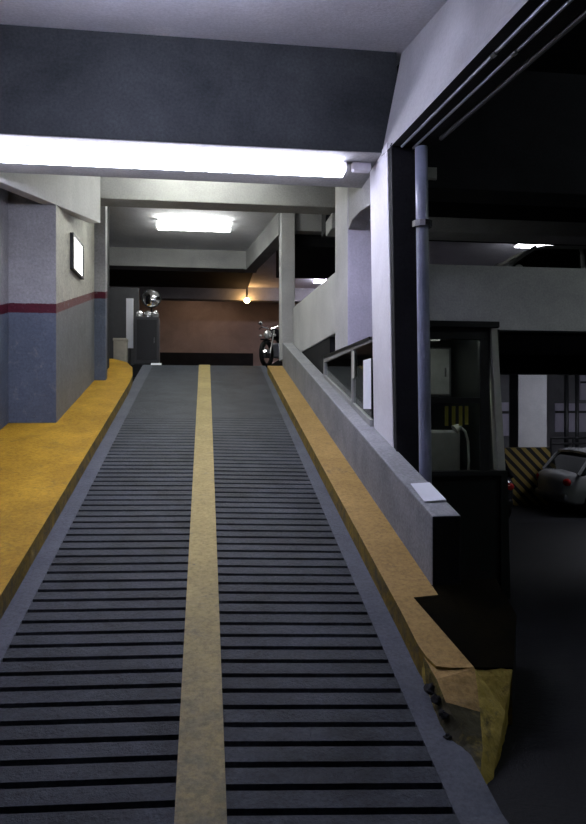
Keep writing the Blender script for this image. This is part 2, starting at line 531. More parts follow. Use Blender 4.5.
d = o.modifiers.new('disp', 'DISPLACE'); d.texture = tx; d.strength = 0.016; d.mid_level = 0.55
# broken lumps in the hole beside the gutter
for i, (x, y, z, r) in enumerate([(1.155,3.32,.22,.035),(1.155,3.22,.21,.03),(1.165,3.14,.17,.028),(1.15,3.05,.10,.02)]):
    q = MB(); q.ball((x,y,z), (r, r*1.2, r*.7), 8, 6)
    q.v = [(a+random.uniform(-.008,.008), b+random.uniform(-.008,.008), c+random.uniform(-.008,.008)) for a,b,c in q.v]
    c = q.build('broken_concrete', M['black_conc'], kerb)

# parapet wall beside the ramp
m = MB()
m.prism_x([(4.19,-0.02),(4.19,rz(4.19,.61)),(12.9,rz(12.9,.61)),(12.9,-0.4),(9,-0.42)], 1.47, 1.67)
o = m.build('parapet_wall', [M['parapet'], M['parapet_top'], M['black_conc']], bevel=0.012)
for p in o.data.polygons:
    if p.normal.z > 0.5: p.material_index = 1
    if p.normal.y < -0.8: p.material_index = 2
struct(o, 'low sloping grey parapet wall between the ramp and the booth', 'wall')

# ------------------------------------------------------------------ left wall
m = MB(); m.box((-2.7,-3,-0.3), (-2.42,8.6,6.2))
struct(m.build('wall_left', M['lwall']), 'left wall painted grey blue below a dark red band', 'wall')
m = MB(); m.box((-2.7,8.5,-0.3), (-1.855,11.3,6.2))
o = m.build('wall_pier', [M['lwall'], M['lwall_worn']], bevel=0.01)
for p in o.data.polygons:
    if p.normal.x > 0.5: p.material_index = 1
struct(o, 'broad pier of the left wall carrying the lit white panel', 'pier')
m = MB(); m.box((-2.7,11.3,0), (-1.675,11.5,6.2))
struct(m.build('wall_pier', M['lwall'], bevel=0.01), 'narrow dark blue pier at the top end of the walkway', 'pier')
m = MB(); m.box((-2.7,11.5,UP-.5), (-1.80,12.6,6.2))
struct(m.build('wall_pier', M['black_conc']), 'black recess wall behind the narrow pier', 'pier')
m = MB(); m.box((-3.7,12.6,UP-.3), (-3.5,25,6.2))
struct(m.build('wall_left', M['back_wall']), 'left wall of the upper floor', 'wall')

# ------------------------------------------------------------------ ceilings and beams
CZ = 5.66
def cz(y): return 4.98 + 0.20 * (y - 5.95)
m = MB()
m.prism_x([(-3,cz(-3)),(9.4,CZ),(25.2,CZ),(25.2,CZ+.3),(-3,CZ+.3)], -3.7, 1.86)
struct(m.build('ceiling', M['ceil']), 'pale sloping ceiling slab above the ramp', 'ceiling')
m = MB(); m.box((1.86,14.0,CZ), (14.5,25.2,CZ+.3))
struct(m.build('ceiling', M['ceil']), 'pale ceiling above the back of the upper deck', 'ceiling')
m = MB(); m.box((1.86,-3,CZ), (14.5,14.0,CZ+.3))  # near-black copy of the ceiling, shade put into its colour
struct(m.build('ceiling', M['dark_ceiling']), 'ceiling above the right side, its shade coloured near black', 'ceiling')

def beam(a, b, mat, label, bev=0.015):
    m = MB(); m.box(a, b)
    return struct(m.build('concrete_beam', mat, bevel=bev), label, 'beam')

o = beam((-2.42,5.95,4.03), (1.75,6.95,5.6), [M['beam_dark'], M['beam_grey']], 'deep dark ceiling beam across the ramp above the near tube light')  # front face near-black, the other faces grey
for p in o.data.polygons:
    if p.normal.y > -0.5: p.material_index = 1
beam((-2.42,10.0,4.74), (2.4,10.4,5.8), M['beam_grey'], 'second ceiling beam across the ramp behind the near tube light')
beam((-3.5,17.0,5.2), (1.3,17.5,5.8), M['beam_grey'], 'pale beam behind the middle tube light')
beam((-3.5,22.2,5.22), (9,22.6,5.8), M['beam_grey'], 'farthest beam above the warm lamp')
# oblique beam on the left, from the near cross beam to the second one
def oblique(pts, z0, z1, zt_):
    (ax, ay), (bx, by), (cx, cy), (dx, dy) = pts
    q = MB()
    q.hexa([(ax,ay,z0),(dx,dy,z0),(cx,cy,z1),(bx,by,z1),(ax,ay,zt_),(dx,dy,zt_),(cx,cy,zt_),(bx,by,zt_)])
    return q
m = oblique([(-2.19,6.9),(-1.55,9.98),(-1.72,10.0),(-2.36,6.9)], 3.98, 4.37, 5.7)
struct(m.build('concrete_beam', M['white_conc'], bevel=.01), 'oblique sloping beam along the left above the walkway', 'beam')
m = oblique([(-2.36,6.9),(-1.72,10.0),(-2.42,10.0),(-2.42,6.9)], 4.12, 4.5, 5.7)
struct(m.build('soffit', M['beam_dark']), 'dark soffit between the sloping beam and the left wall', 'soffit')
# sloping beam along the right, slightly raked face
m = MB()
V = []
for y, zb_, zt_ in ((-3.0, 3.15, 3.6), (5.95, 4.00, 5.2)):
    V += [(1.60, y, zb_), (1.95, y, zb_), (1.95, y, 5.7), (1.84, y, zt_)]
m.add(V, [(0,1,2,3),(4,7,6,5),(0,4,5,1),(1,5,6,2),(2,6,7,3),(3,7,4,0)])
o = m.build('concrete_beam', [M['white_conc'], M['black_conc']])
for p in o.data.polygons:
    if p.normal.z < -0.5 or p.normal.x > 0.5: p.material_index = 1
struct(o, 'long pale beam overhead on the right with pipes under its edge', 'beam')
# beam between the white column and the pillar
m = MB(); m.prism_x([(6.46,3.72),(7.0,3.80),(7.4,3.82),(7.61,3.76),(7.61,5.6),(6.46,5.6)], 1.645, 1.85)
struct(m.build('concrete_beam', M['beam_grey'], bevel=.01), 'haunched beam joining the white column to the grey pillar', 'beam')
m = MB(); m.box((-3.5,17.5,5.60),(1.35,22.2,5.655))  # black panel puts the shade of the unlit ceiling into colour
struct(m.build('shade_panel', M['dark_ceiling']), 'ceiling panel coloured black for the unlit recess behind the pale beam', 'ceiling')
# oblique beam
m = MB()
a, b = Vector((1.45,13.4,0)), Vector((0.98,17.1,0)); nrm = Vector((1,0.13,0)) * .28
V = [(*a.xy,5.18),(*(a+nrm).xy,5.18),(*(b+nrm).xy,5.18),(*b.xy,5.18),(*a.xy,5.7),(*(a+nrm).xy,5.7),(*(b+nrm).xy,5.7),(*b.xy,5.7)]
m.hexa(V)
struct(m.build('concrete_beam', M['beam_grey']), 'oblique beam right of the middle tube light', 'beam')
beam((1.76,13.2,5.22), (3.2,13.5,5.7), M['white_conc'], 'short pinkish beam between the slim post and the grey pillar')
beam((1.76,13.5,4.97), (4.4,16.9,5.7), M['black_conc'], 'black block filling the unlit void behind the slim post')  # black block added where the space behind is only unlit
beam((1.95,7.4,4.22), (14.4,7.9,5.7), M['dark_ceiling'], 'black beam high on the right carrying a small box')
beam((1.90,10.0,4.42), (14.4,10.5,4.66), M['beam_grey'], 'thin grey beam above the parked cars of the deck')
beam((1.90,10.5,4.50), (14.4,10.9,5.7), M['dark_ceiling'], 'dark beam behind the thin grey beam of the deck')
beam((1.9,12.0,2.30), (14.4,12.4,2.66), M['dark_ceiling'], 'dark beam under the deck')

# ------------------------------------------------------------------ columns
m = MB()
m.hexa([(1.665,5.76,0.9),(1.69,5.76,0.9),(1.90,6.45,0.9),(1.665,6.45,0.9),
        (1.60,5.76,4.06),(1.61,5.76,4.06),(1.86,6.45,4.06),(1.615,6.45,4.06)])
struct(m.build('concrete_column', M['col_white'], bevel=.008), 'bright white column standing on the parapet beside the near tube light', 'column')
m = MB()
m.hexa([(1.675,5.62,-.2),(1.89,5.62,-.2),(1.89,5.755,-.2),(1.69,5.755,-.2),
        (1.60,5.62,4.0),(1.86,5.62,4.0),(1.86,5.755,4.0),(1.612,5.755,4.0)])
struct(m.build('column_dark_front', M['black_conc'], bevel=.008), 'black block added as the dark front of the white column', 'column')  # separate black block added in place of the column's dark front face
m = MB(); m.box((1.64,7.62,2.39), (2.30,8.38,5.6))
o = m.build('concrete_column', [M['white_conc'], M['white_panel']], bevel=.01)
for p in o.data.polygons:
    if p.normal.y < -0.5: p.material_index = 1
struct(o, 'broad grey pillar behind the white column', 'column')
m = MB(); m.box((1.47,13.05,2.6), (1.74,13.5,5.66))
struct(m.build('concrete_column', M['white_conc'], bevel=.01), 'slim pale post rising from the top end of the parapet', 'column')

# deck parapets
m = MB(); m.prism_x([(8.4,2.66),(8.4,3.47),(14.6,3.70),(14.6,2.66)], 1.70, 1.90)
struct(m.build('deck_parapet', M['white_conc'], bevel=.012), 'pale parapet of the upper deck between grey pillar and slim post', 'parapet')
m = MB(); m.box((1.90,8.4,2.70), (14.4,8.6,3.56))
struct(m.build('deck_parapet', M['deck'], bevel=.012), 'wide grey parapet of the upper deck on the right', 'parapet')
m = MB(); m.box((1.72,9.18,-0.8), (1.90,14.6,2.66))  # wall coloured black for the darkness under the deck
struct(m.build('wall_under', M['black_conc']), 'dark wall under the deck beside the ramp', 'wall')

# far walls
m = MB(); m.box((-3.7,24.6,UP-.3), (9,24.9,6))
struct(m.build('wall_back', M['rough_brown']), 'far wall lit brown by the warm lamp', 'wall')
m = MB(); m.box((9,24.6,2.7), (14.5,24.9,6))
struct(m.build('wall_back', M['white_conc']), 'far pale wall of the upper deck', 'wall')
m = MB(); m.box((1.9,18.4,-1), (14.5,18.6,2.66))
struct(m.build('wall_back', M['back_wall']), 'back wall of the lower level under the deck', 'wall')
m = MB(); m.box((14.4,-3,-1.1), (14.6,25.2,6))
struct(m.build('wall_right', M['back_wall']), 'wall at the far right', 'wall')
m = MB(); m.box((-2.7,-3.2,-0.3), (14.6,-3,6))
struct(m.build('wall_front', M['back_wall']), 'wall behind the viewer', 'wall')

# low dado along the far wall
m = MB(); m.box((-3.5,24.50,UP), (1.7,24.6,UP+1.1))
struct(m.build('trim_1', M['black_conc']), 'dark lower band of the far wall', 'trim')

# ------------------------------------------------------------------ lamps
def tube_lamp(name, p0, p1, r, mat, label, group=None, rz_flat=0.8, up=False):
    """ceiling batten with a wraparound diffuser; p0, p1 are its two ends"""
    a, b = Vector(p0), Vector(p1)
    mid = (a + b) / 2
    e = empty(name, mid, label, 'lamp', group)
    L = (b - a).length
    rot = (b - a).to_track_quat('X', 'Z').to_matrix().to_4x4()
    if up: rot = rot @ Matrix.Rotation(math.pi, 4, 'X')      # added fill trough, open towards the ceiling
    q = MB()
    n = 20
    prof = [(r * math.cos(t), -r * rz_flat * math.sin(t)) for t in [-.35 + (math.pi + .7) * k / n for k in range(n + 1)]]
    ys = [-L/2, L/2]
    vs = [(x, c, s) for x in ys for (c, s) in prof]
    k = len(prof)
    fs = [(i, i+1, i+1+k, i+k) for i in range(k-1)] + [tuple(range(k)), tuple(range(k, 2*k)), (0, k, 2*k-1, k-1)]
    q.add(vs, fs)
    o = q.xform(rot).build('diffuser', mat, e, smooth=False)
    o['label'] = 'glowing white tube diffuser'
    q = MB(); q.box((-L/2, -r*(1.25 if up else .55), r*rz_flat*.36), (L/2, r*(1.25 if up else .55), r*rz_flat*.36 + .04)); q.xform(rot).build('housing', M['lamp_housing'], e)
    for s in (-1, 1):
        q = MB(); q.box((s*L/2 - .012 + s*.013, -r*.8, -r*rz_flat*.5), (s*L/2 + .012 + s*.013, r*.8, 0.05)); q.xform(rot).build('end_cap', M['lamp_housing'], e)
    return e
M['lamp_housing'] = plain('lamp_housing', (0.55, 0.53, 0.58), 0.5)

tube_lamp('tube_lamp', (-2.30,6.22,3.955), (1.29,6.22,3.96), 0.088, M['lamp_white'], 'long glowing white tube lamp under the near beam across the ramp')
tube_lamp('tube_lamp', (-1.04,14.3,5.54), (0.49,14.3,5.54), 0.13, M['lamp_mid'], 'short glowing tube lamp on the ceiling deeper in above the ramp top')
tube_lamp('tube_lamp', (-1.3,3.95,4.25), (0.3,3.95,4.25), 0.05, M['fill_trough'], 'added trough lamp over the ramp foot shining up at the ceiling', up=True)  # unseen trough added to brighten the ceiling but not the ramp
tube_lamp('tube_lamp', (3.3,20.3,5.56), (4.8,20.3,5.56), 0.07, M['lamp_back'], 'tube lamp on the upper deck ceiling behind the grey pillar')
tube_lamp('tube_lamp', (7.3,14.9,5.53), (9.9,14.9,5.53), 0.10, M['lamp_deck'], 'bright tube lamp above the parked car of the upper deck')
tube_lamp('tube_lamp', (8.4,13.0,2.58), (10.4,13.0,2.58), 0.06, M['fill_under'], 'added tube lamp under the deck above the silver car')  # unseen lamp added to brighten the level under the deck

tube_lamp('tube_lamp', (-0.95,9.2,5.25), (0.55,9.2,5.25), 0.08, M['lamp_hidden'], 'tube lamp in the ceiling recess behind the near beam, washing the second beam')
tube_lamp('tube_lamp', (-0.9,11.4,5.50), (0.6,11.4,5.50), 0.06, M['lamp_hidden'], 'added tube lamp in the ceiling recess behind the second beam')  # unseen lamp added to light the slim post and pinkish beam
tube_lamp('tube_lamp', (6.5,3.6,5.35), (9.5,3.6,5.35), 0.10, M['fill_right'], 'added tube lamp on the dark ceiling far to the right')  # unseen lamp added to brighten the wide deck parapet
tube_lamp('tube_lamp', (-1.2,23.1,5.50), (0.6,23.1,5.50), 0.06, M['fill_far'], 'added warm tube lamp on the upper floor ceiling before the far wall')  # hidden lamp added to wash the far wall with warm light
tube_lamp('tube_lamp', (2.1,6.22,2.40), (2.6,6.22,2.40), 0.02, M['fill_booth'], 'small added tube lamp under the booth roof')  # lamp added to brighten the inside of the booth
e = empty('wall_lamp', (1.32,22.0,5.18), 'small warm orange lamp glowing before the farthest beam', 'lamp')
q = MB(); q.ball((0,0,0), (.10,.10,.085), 16, 10); q.build('bulb', M['bulb'], e, smooth=True)
q = MB(); q.tube([(0,0,.08),(0,0,.475)], .03); q.build('lamp_holder', M['black_metal'], e)

# lit white panel on the pier
e = empty('wall_panel', (-1.85,9.68,3.8), 'small lit white panel in a dark frame on the left pier', 'panel')
q = MB(); q.box((0.002,-.34,-.22), (.035,.34,.22)); q.build('panel_face', M['sign'], e)
q = MB()
for a, b in (((0,-.38,.22),(.05,.38,.25)), ((0,-.38,-.25),(.05,.38,-.22)), ((0,-.38,-.22),(.05,-.34,.22)), ((0,.34,-.22),(.05,.38,.22))):
    q.box(a, b)
q.build('frame', M['black_metal'], e)

# small junction box at the end of the near tube
e = empty('junction_box', (1.47,6.22,3.97), 'small pinkish junction box between the near tube lamp and the white column', 'box')
q = MB(); q.box((-.09,-.04,-.015),(.09,.04,.055)); q.build('box_body', M['lamp_housing'], e, bevel=.004)
q = MB(); q.box((-.08,-.035,-.022),(.08,.035,-.0155)); q.build('box_lid', M['lamp_housing'], e)
e = empty('junction_box', (2.57,7.36,4.38), 'small grey box on the black beam high on the right', 'box')
q = MB(); q.box((-.07,-.0,-.07),(.07,.038,.07)); q.build('box_body', M['rail_grey'], e, bevel=.004)
q = MB(); q.box((-.055,-.01,-.055),(.055,-.001,.055)); q.build('box_lid', M['rail_grey'], e)

# ------------------------------------------------------------------ pipes
def pipe(pts, r, mat, label, clamps=(), cat='pipe', name='pipe', group=None):
    e = empty(name, pts[0], label, cat, group)
    o0 = Vector(pts[0])
    q = MB(); q.tube([Vector(p) - o0 for p in pts], r, 14); q.build('pipe_run', mat, e, smooth=True)
    for c, ax in clamps:
        c = Vector(c) - o0
        ax = Vector(ax).normalized()
        q = MB(); q.tube([c - ax*.025, c + ax*.025], r*1.6, 12); q.build('clamp', M['chrome'], e)
    return e
pipe([(1.765,5.30,3.84),(1.772,5.3,3.3),(1.80,5.30,1.2),(1.815,5.3,-0.10)], 0.052, M['pipe_blue'], 'vertical grey drain pipe right of the black column front',
     [((1.772,5.3,3.2),(0,0,1))], name='drain_pipe')
def pz(y, z0): return z0 + (y - 5.6) * 0.095
pipe([(1.66,5.5,pz(5.5,3.93)),(1.66,-1,pz(-1,3.93))], 0.011, M['metal'], 'thin pipe under the right beam nearest its pale face',
     [((1.66,3.66,pz(3.66,3.93)),(0,1,.1))])
pipe([(1.76,5.5,pz(5.5,3.92)),(1.76,-1,pz(-1,3.92))], 0.010, M['metal'], 'middle thin pipe under the right beam',
     [((1.76,3.6,pz(3.6,3.92)),(0,1,.1))])
pipe([(1.90,5.2,pz(5.2,3.92)),(1.90,-1,pz(-1,3.92))], 0.018, M['black_metal'], 'outermost dark pipe under the right beam')
pipe([(9.5,16.5,-.76),(9.5,16.5,2.6)], .06, M['black_metal'], 'left one of two dark upright pipes behind the silver car', name='pipe')
pipe([(9.8,16.5,-.76),(9.8,16.5,2.6)], .05, M['black_metal'], 'right one of two dark upright pipes behind the silver car', name='pipe')

# ------------------------------------------------------------------ attendant booth
BF = 6.05
booth = empty('attendant_booth', (2.3,BF,-0.17), 'dark attendant booth with windows behind the parapet wall', 'booth')
def bp(name, mat, mb, bev=0.0, parent=booth, lab=None):
    # vertices in world coordinates -> local to the booth
    o = mb.xform(Matrix.Translation((-2.3, -BF, 0.17))).build(name, mat, parent, bevel=bev)
    if lab: o['label'] = lab
    return o
fl = -0.17
q = MB(); q.box((1.93,BF,fl),(2.80,BF+.06,1.02)); bp('base_panel', M['dark_green'], q, .006)
q = MB(); q.box((1.93,BF-.03,1.02),(2.82,BF+.10,1.07)); bp('sill', M['black_metal'], q, .004)
q = MB()
q.box((1.93,BF,2.33),(2.70,BF+.06,2.44)); q.box((1.93,BF,1.07),(2.06,BF+.06,2.33)); q.box((2.60,BF,1.07),(2.70,BF+.06,2.33)); q.box((2.06,BF,1.72),(2.60,BF+.06,1.77))
fr = bp('front_window_frame', M['black_metal'], q, .004)
q = MB(); q.box((2.06,BF+.025,1.77),(2.60,BF+.031,2.33)); bp('window_pane', M['glass'], q)
q = MB(); q.box((2.06,BF+.025,1.07),(2.60,BF+.031,1.72)); bp('window_pane', M['glass'], q)
q = MB(); q.hexa([(2.77,BF-.02,1.07),(2.85,BF-.02,1.07),(2.85,BF+.08,1.07),(2.77,BF+.08,1.07),(2.70,BF-.02,2.44),(2.765,BF-.02,2.44),(2.765,BF+.08,2.44),(2.70,BF+.08,2.44)])
bp('corner_post', M['pale_post'], q, .006, lab='pale leaning corner post')
q = MB(); q.hexa([(2.80,BF-.02,fl),(2.90,BF-.02,fl),(2.90,9.1,fl),(2.80,9.1,fl),(2.80,BF-.02,1.07),(2.87,BF-.02,1.07),(2.87,9.1,1.07),(2.80,9.1,1.07)])
bp('side_panel', M['dark_green'], q, .006)
q = MB(); q.box((2.78,BF+.1,1.07),(2.84,9.1,2.44)); bp('side_wall', M['dark_green'], q)
q = MB(); q.box((1.68,9.1,-0.3),(2.84,9.16,2.35)); bp('rear_wall', M['dark_green'], q)
q = MB(); q.prism_z([(1.92,BF-.04),(2.78,BF-.04),(2.80,9.16),(2.32,9.16),(2.32,7.5),(1.92,7.5)], lambda x,y: 2.44, lambda x,y: 2.50); bp('roof', M['black_metal'], q, .006)
# long trapezoid side window standing on the parapet
PX0, PX1 = 1.62, 1.66
def pt(y): return rz(y, .61)
q = MB()
q.prism_x([(6.46,2.33),(6.46,2.385),(9.12,2.34),(9.12,2.29)], PX0, PX1)
q.prism_x([(6.46,pt(6.46)+.002),(6.46,pt(6.46)+.07),(9.12,pt(9.12)+.05),(9.12,pt(9.12)+.002)], PX0, PX1)
q.prism_x([(9.06,pt(9.06)),(9.06,2.3),(9.14,2.3),(9.14,pt(9.14))], PX0, PX1)
q.prism_x([(7.26,pt(7.26)),(7.26,2.35),(7.33,2.35),(7.33,pt(7.33))], PX0, PX1)
sf = bp('side_window_frame', M['rail_grey'], q, .003)
for y0_, y1_ in ((6.46,7.26),(7.33,9.06)):
    q = MB(); q.prism_x([(y0_,pt(y0_)+.06),(y0_,2.34),(y1_,2.31),(y1_,pt(y1_)+.05)], 1.637, 1.643); bp('window_pane', M['glass'], q)
q = MB(); q.box((1.61,6.46,2.352),(2.35,9.1,2.385)); bp('roof_edge', M['dark_green'], q)
q = MB(); q.box((1.93,6.12,fl),(2.79,9.1,fl+.03)); bp('booth_floor', M['wood'], q)

# sheets and furnishings
e = empty('paper_sheet', (1.634,6.62,1.93), 'tall white sheet stuck to the sloping side window beside the white column', 'paper')
q = MB(); q.box((-.004,-.15,-.27),(.001,.17,.24)); o = q.build('sheet', M['paper'], e)
e = empty('notice', (1.634,7.2,2.16), 'small pale notice on the side window post left of the white sheet', 'paper')
q = MB(); q.box((-.016,-.02,-.16),(-.013,.08,.14)); q.build('sheet', M['plastic'], e)
zz = lambda y: rz(y, .61) + .006
m = MB()
P4 = [(1.495,4.42),(1.662,4.44),(1.664,4.80),(1.51,4.78)]
m.prism_z(P4, lambda x,y: zz(y), lambda x,y: zz(y)+.006)
o = m.build('paper_sheet', M['paper'])
tag(o, 'white sheet of paper lying on the end of the parapet top', 'paper')

desk = empty('desk', (2.35,6.62,fl+.03), 'desk behind the front window of the booth', 'desk')
q = MB(); q.box((-.40,-.32,.98),(.40,.25,1.02)); q.build('desk_top', M['wood'], desk, bevel=.004)
for x in (-.37,.37):
    for y in (-.28,.21):
        q = MB(); q.box((x-.02,y-.02,0),(x+.02,y+.02,.98)); q.build('leg', M['black_metal'], desk)
th = fl + .03 + 1.02
e = empty('bottle', (2.17,6.55,th), 'dark bottle standing inside the lower booth window', 'bottle')
q = MB(); q.tube([(0,0,0),(0,0,.30),(0,0,.37),(0,0,.46)], [.055,.055,.025,.022], 16); q.build('bottle_body', M['black_metal'], e, smooth=True)
q = MB(); q.tube([(0,0,.46),(0,0,.50)], .026, 14); q.build('cap', M['black_metal'], e)
e = empty('desk_monitor', (2.42,6.66,th), 'grey monitor back inside the lower booth window', 'monitor')
q = MB(); q.box((-.26,-.03,.06),(.22,.03,.56)); q.build('screen_housing', M['rail_grey'], e, bevel=.03)
q = MB(); q.tube([(0,0,.02),(0,0,.14)], .025); q.build('stand', M['plastic'], e)
q = MB(); q.box((-.1,-.08,0),(.1,.08,.02)); q.build('monitor_base', M['plastic'], e, bevel=.006)
e = empty('desk_lamp', (2.63,6.42,th), 'pale desk lamp with a curved arm inside the lower booth window', 'lamp')
q = MB(); q.tube([(0,0,0),(0,0,.02)], .07, 20); q.build('lamp_foot', M['plastic'], e)
q = MB(); q.tube([(0,0,.02),(.01,0,.25),(0,0,.45),(-.03,0,.55),(-.09,0,.60)], .014, 8); q.build('arm', M['plastic'], e, smooth=True)
q = MB(); q.tube([(-.08,0,.615),(-.14,0,.57)], [.02,.055], 16); q.build('lamp_shade', M['plastic'], e)
for k, x in enumerate((2.26,2.33,2.40,2.46)):
    m = MB(); m.box((x,BF+.0335,1.50+.012*(k%2)),(x+.035,BF+.036,1.69))
    o = m.build('paper_slip', M['yellow_paper']); tag(o, ('leftmost','second from left','third from left','rightmost')[k] + ' of four yellow paper slips in the lower booth window', 'paper', 'yellow slips inside the booth window')
q = None
e = empty('reflection_cabinet', (2.40,7.2,1.80), 'grey cabinet added in the booth for the reflection in the upper booth window', 'cabinet')  # put in to imitate lighter rectangles reflected in the upper pane
q = MB(); q.box((-.40,0,0),(.35,.19,.55)); q.build('reflection_cabinet_body', M['curtain'], e)
for x in (-.38, -.02):
    q = MB(); q.box((x,-.02,.02),(x+.34,-.001,.53)); d_ = q.build('door', M['rail_grey'], e, bevel=.004)
    q = MB(); q.box((x+.28,-.035,.22),(x+.30,-.021,.32)); q.build('handle', M['chrome'], d_)

# ------------------------------------------------------------------ cars
def make_car(paint, loc, rot, label, cat='car', dims=(4.1, 1.68, 1.45)):
    L, W, H = dims
    e = empty('car', loc, label, cat, rot=rot)
    # stations along the length, front at +x : (x, half width, bottom, belt height)
    st = [(-.50,.60,.42,.70),(-.485,.80,.30,.88),(-.44,.92,.26,.95),(-.36,.97,.24,.98),(-.2,1,.22,.96),(0,1,.22,.94),(.18,1,.22,.92),(.30,.985,.24,.88),(.40,.96,.26,.80),(.46,.88,.28,.72),(.49,.74,.34,.62),(.50,.55,.42,.56)]
    q = MB()
    ring = []
    for (sx, hw, b, t) in st:
        x = sx * L; h = hw * W / 2; k = H / 1.45
        b *= k; t *= k
        md = (b + t) / 2
        pr = [(h*.80,b),(h*.97,b+.07),(h,md),(h*.99,t-.10),(h*.93,t-.02),(h*.80,t+.005),(0,t+.03)]
        full = pr + [(-y, z) for y, z in reversed(pr[:-1])]
        ring.append([(x, y, z) for y, z in full])
    n = len(ring[0])
    vs = [p for r_ in ring for p in r_]
    fs = [(i*n+k, i*n+(k+1)%n, (i+1)*n+(k+1)%n, (i+1)*n+k) for i in range(len(ring)-1) for k in range(n)]
    fs += [tuple(range(n)), tuple(range((len(ring)-1)*n, len(ring)*n))]
    q.add(vs, fs); body = q.build('body', paint, e, smooth=True)
    # cabin (glass house) and roof
    def cab(scale_w, zlo, zhi, ins, name, mat, parent, th_=0):
        q = MB()
        base = [(-.43,.93),(-.36,.93),(-.1,.93),(.12,.93),(.27,.90)]
        k = H / 1.45
        xs_lo = (-.44*L+ins, .27*L-ins); xs_hi = (-.33*L+ins, .08*L-ins)
        V = []
        for (xa_, xb_), z, hw in ((xs_lo, zlo*k, .46*W*scale_w), (( (xs_lo[0]+xs_hi[0]*2)/3, (xs_lo[1]+xs_hi[1]*2)/3), (zlo+(zhi-zlo)*.72)*k, .41*W*scale_w), (xs_hi, zhi*k, .36*W*scale_w)):
            V += [(xa_,-hw,z),(xb_,-hw*.96,z),(xb_,hw*.96,z),(xa_,hw,z)]
        F = []
        for r0 in (0, 4):
            F += [(r0+i, r0+(i+1)%4, r0+4+(i+1)%4, r0+4+i) for i in range(4)]
        F += [(8,9,10,11),(0,1,2,3)]
        q.add(V, F)
        return q.build(name, mat, parent, bevel=.04)
    cab(1.0, .90, 1.40, 0, 'window', M['car_glass'], e)
    k = H/1.45
    q = MB()
    ro = [(-.36,.375),(-.30,.39),(-.1,.40),(.05,.38),(.10,.36)]
    V = []
    for dz in (1.385, 1.44):
        for (a_, hw) in ro:
            zc = dz*k + (.02 if -.3 <= a_ <= .05 else -.02)
            V += [(a_*L, -hw*W, zc-.02), (a_*L, 0, zc+.01), (a_*L, hw*W, zc-.02)]
    F = []
    nn = len(ro)*3
    for i in range(len(ro)-1):
        for j in range(2):
            a_ = i*3+j
            F += [(a_,a_+1,a_+4,a_+3),(a_+nn,a_+3+nn,a_+4+nn,a_+1+nn)]
    for i in range(len(ro)-1):
        for j in (0, 2):
            a_ = i*3+j
            F.append((a_, a_+3, a_+3+nn, a_+nn))
    F += [(0,1,1+nn,nn),(1,2,2+nn,1+nn),(nn-3,nn-2,2*nn-2,2*nn-3),(nn-2,nn-1,2*nn-1,2*nn-2)]
    q.add(V, F); q.build('roof', paint, e)
    for s in (-1, 1):
        for (xa_, za_, xb_, zb2) in ((.275,.90,.09,1.40),(-.10,.93,-.11,1.40),(-.435,.93,-.34,1.39)):
            q = MB(); q.tube([(xa_*L, s*.455*W, za_*k),((xa_+2*xb_)/3*L, s*.418*W,(za_+(zb2-za_)*.70)*k),(xb_*L, s*.375*W, zb2*k)], .035, 8)
            q.build('pillar', paint, e)
        for wx in (-.315, .315):
            cx, cy, r = wx*L, s*(W/2-.10), .31*k
            q = MB(); q.tube([(cx,cy-.10,r),(cx,cy+.10,r)], r, 28); t_ = q.build('wheel', M['rubber'], e, bevel=.02)
            q = MB(); q.tube([(cx,cy+s*.095,r),(cx,cy+s*.11,r)], r*.62, 20); q.build('hubcap', M['metal'], t_)
            q = MB(); q.tube([(cx,cy-.085,r),(cx,cy+.105*1,r)], r*1.16, 28); q.build('wheel_arch', M['rubber'], e)
        q = MB(); q.ball((.462*L, s*.33*W, .62*k), (.13,.16,.07), 14, 8); q.build('headlight', M['clearlens'], e, smooth=True)
        q = MB(); q.ball((-.478*L, s*.36*W, .76*k), (.08,.12,.09), 14, 8); q.build('tail_light', M['redlens'], e, smooth=True)
        q = MB(); q.ball((.20*L, s*(.5*W+.06), .98*k), (.06,.09,.055), 12, 8); q.build('mirror', paint, e, smooth=True)
        q = MB(); q.box((-.02*L, s*.5*W-.004, .80*k),(.03*L, s*.5*W+.012, .825*k)); q.build('door_handle', M['chrome'], e)
    for sx_, nm in ((.487,'front_bumper'),(-.487,'rear_bumper')):
        q = MB(); q.box((sx_*L-.06,-.40*W,.36*k),(sx_*L+.06,.40*W,.50*k)); q.build(nm, M['rubber'] if paint is not M['silver'] else M['metal'], e, bevel=.04)
    q = MB(); q.box((.50*L-.02,-.2*W,.53*k),(.50*L+.006,.2*W,.58*k)); q.build('grille', M['black_metal'], e, bevel=.01)
    return e
make_car(M['silver'], (9.80,14.2,-.76), 0, 'silver car parked under the deck at the far right')
make_car(M['charcoal'], (5.62,15.0,-.76), math.pi/2, 'black car under the deck beside the striped pillar')
make_car(M['silver'], (5.15,9.85,2.78), math.pi, 'grey car on the upper deck behind the wide parapet', dims=(3.6,1.64,1.30))

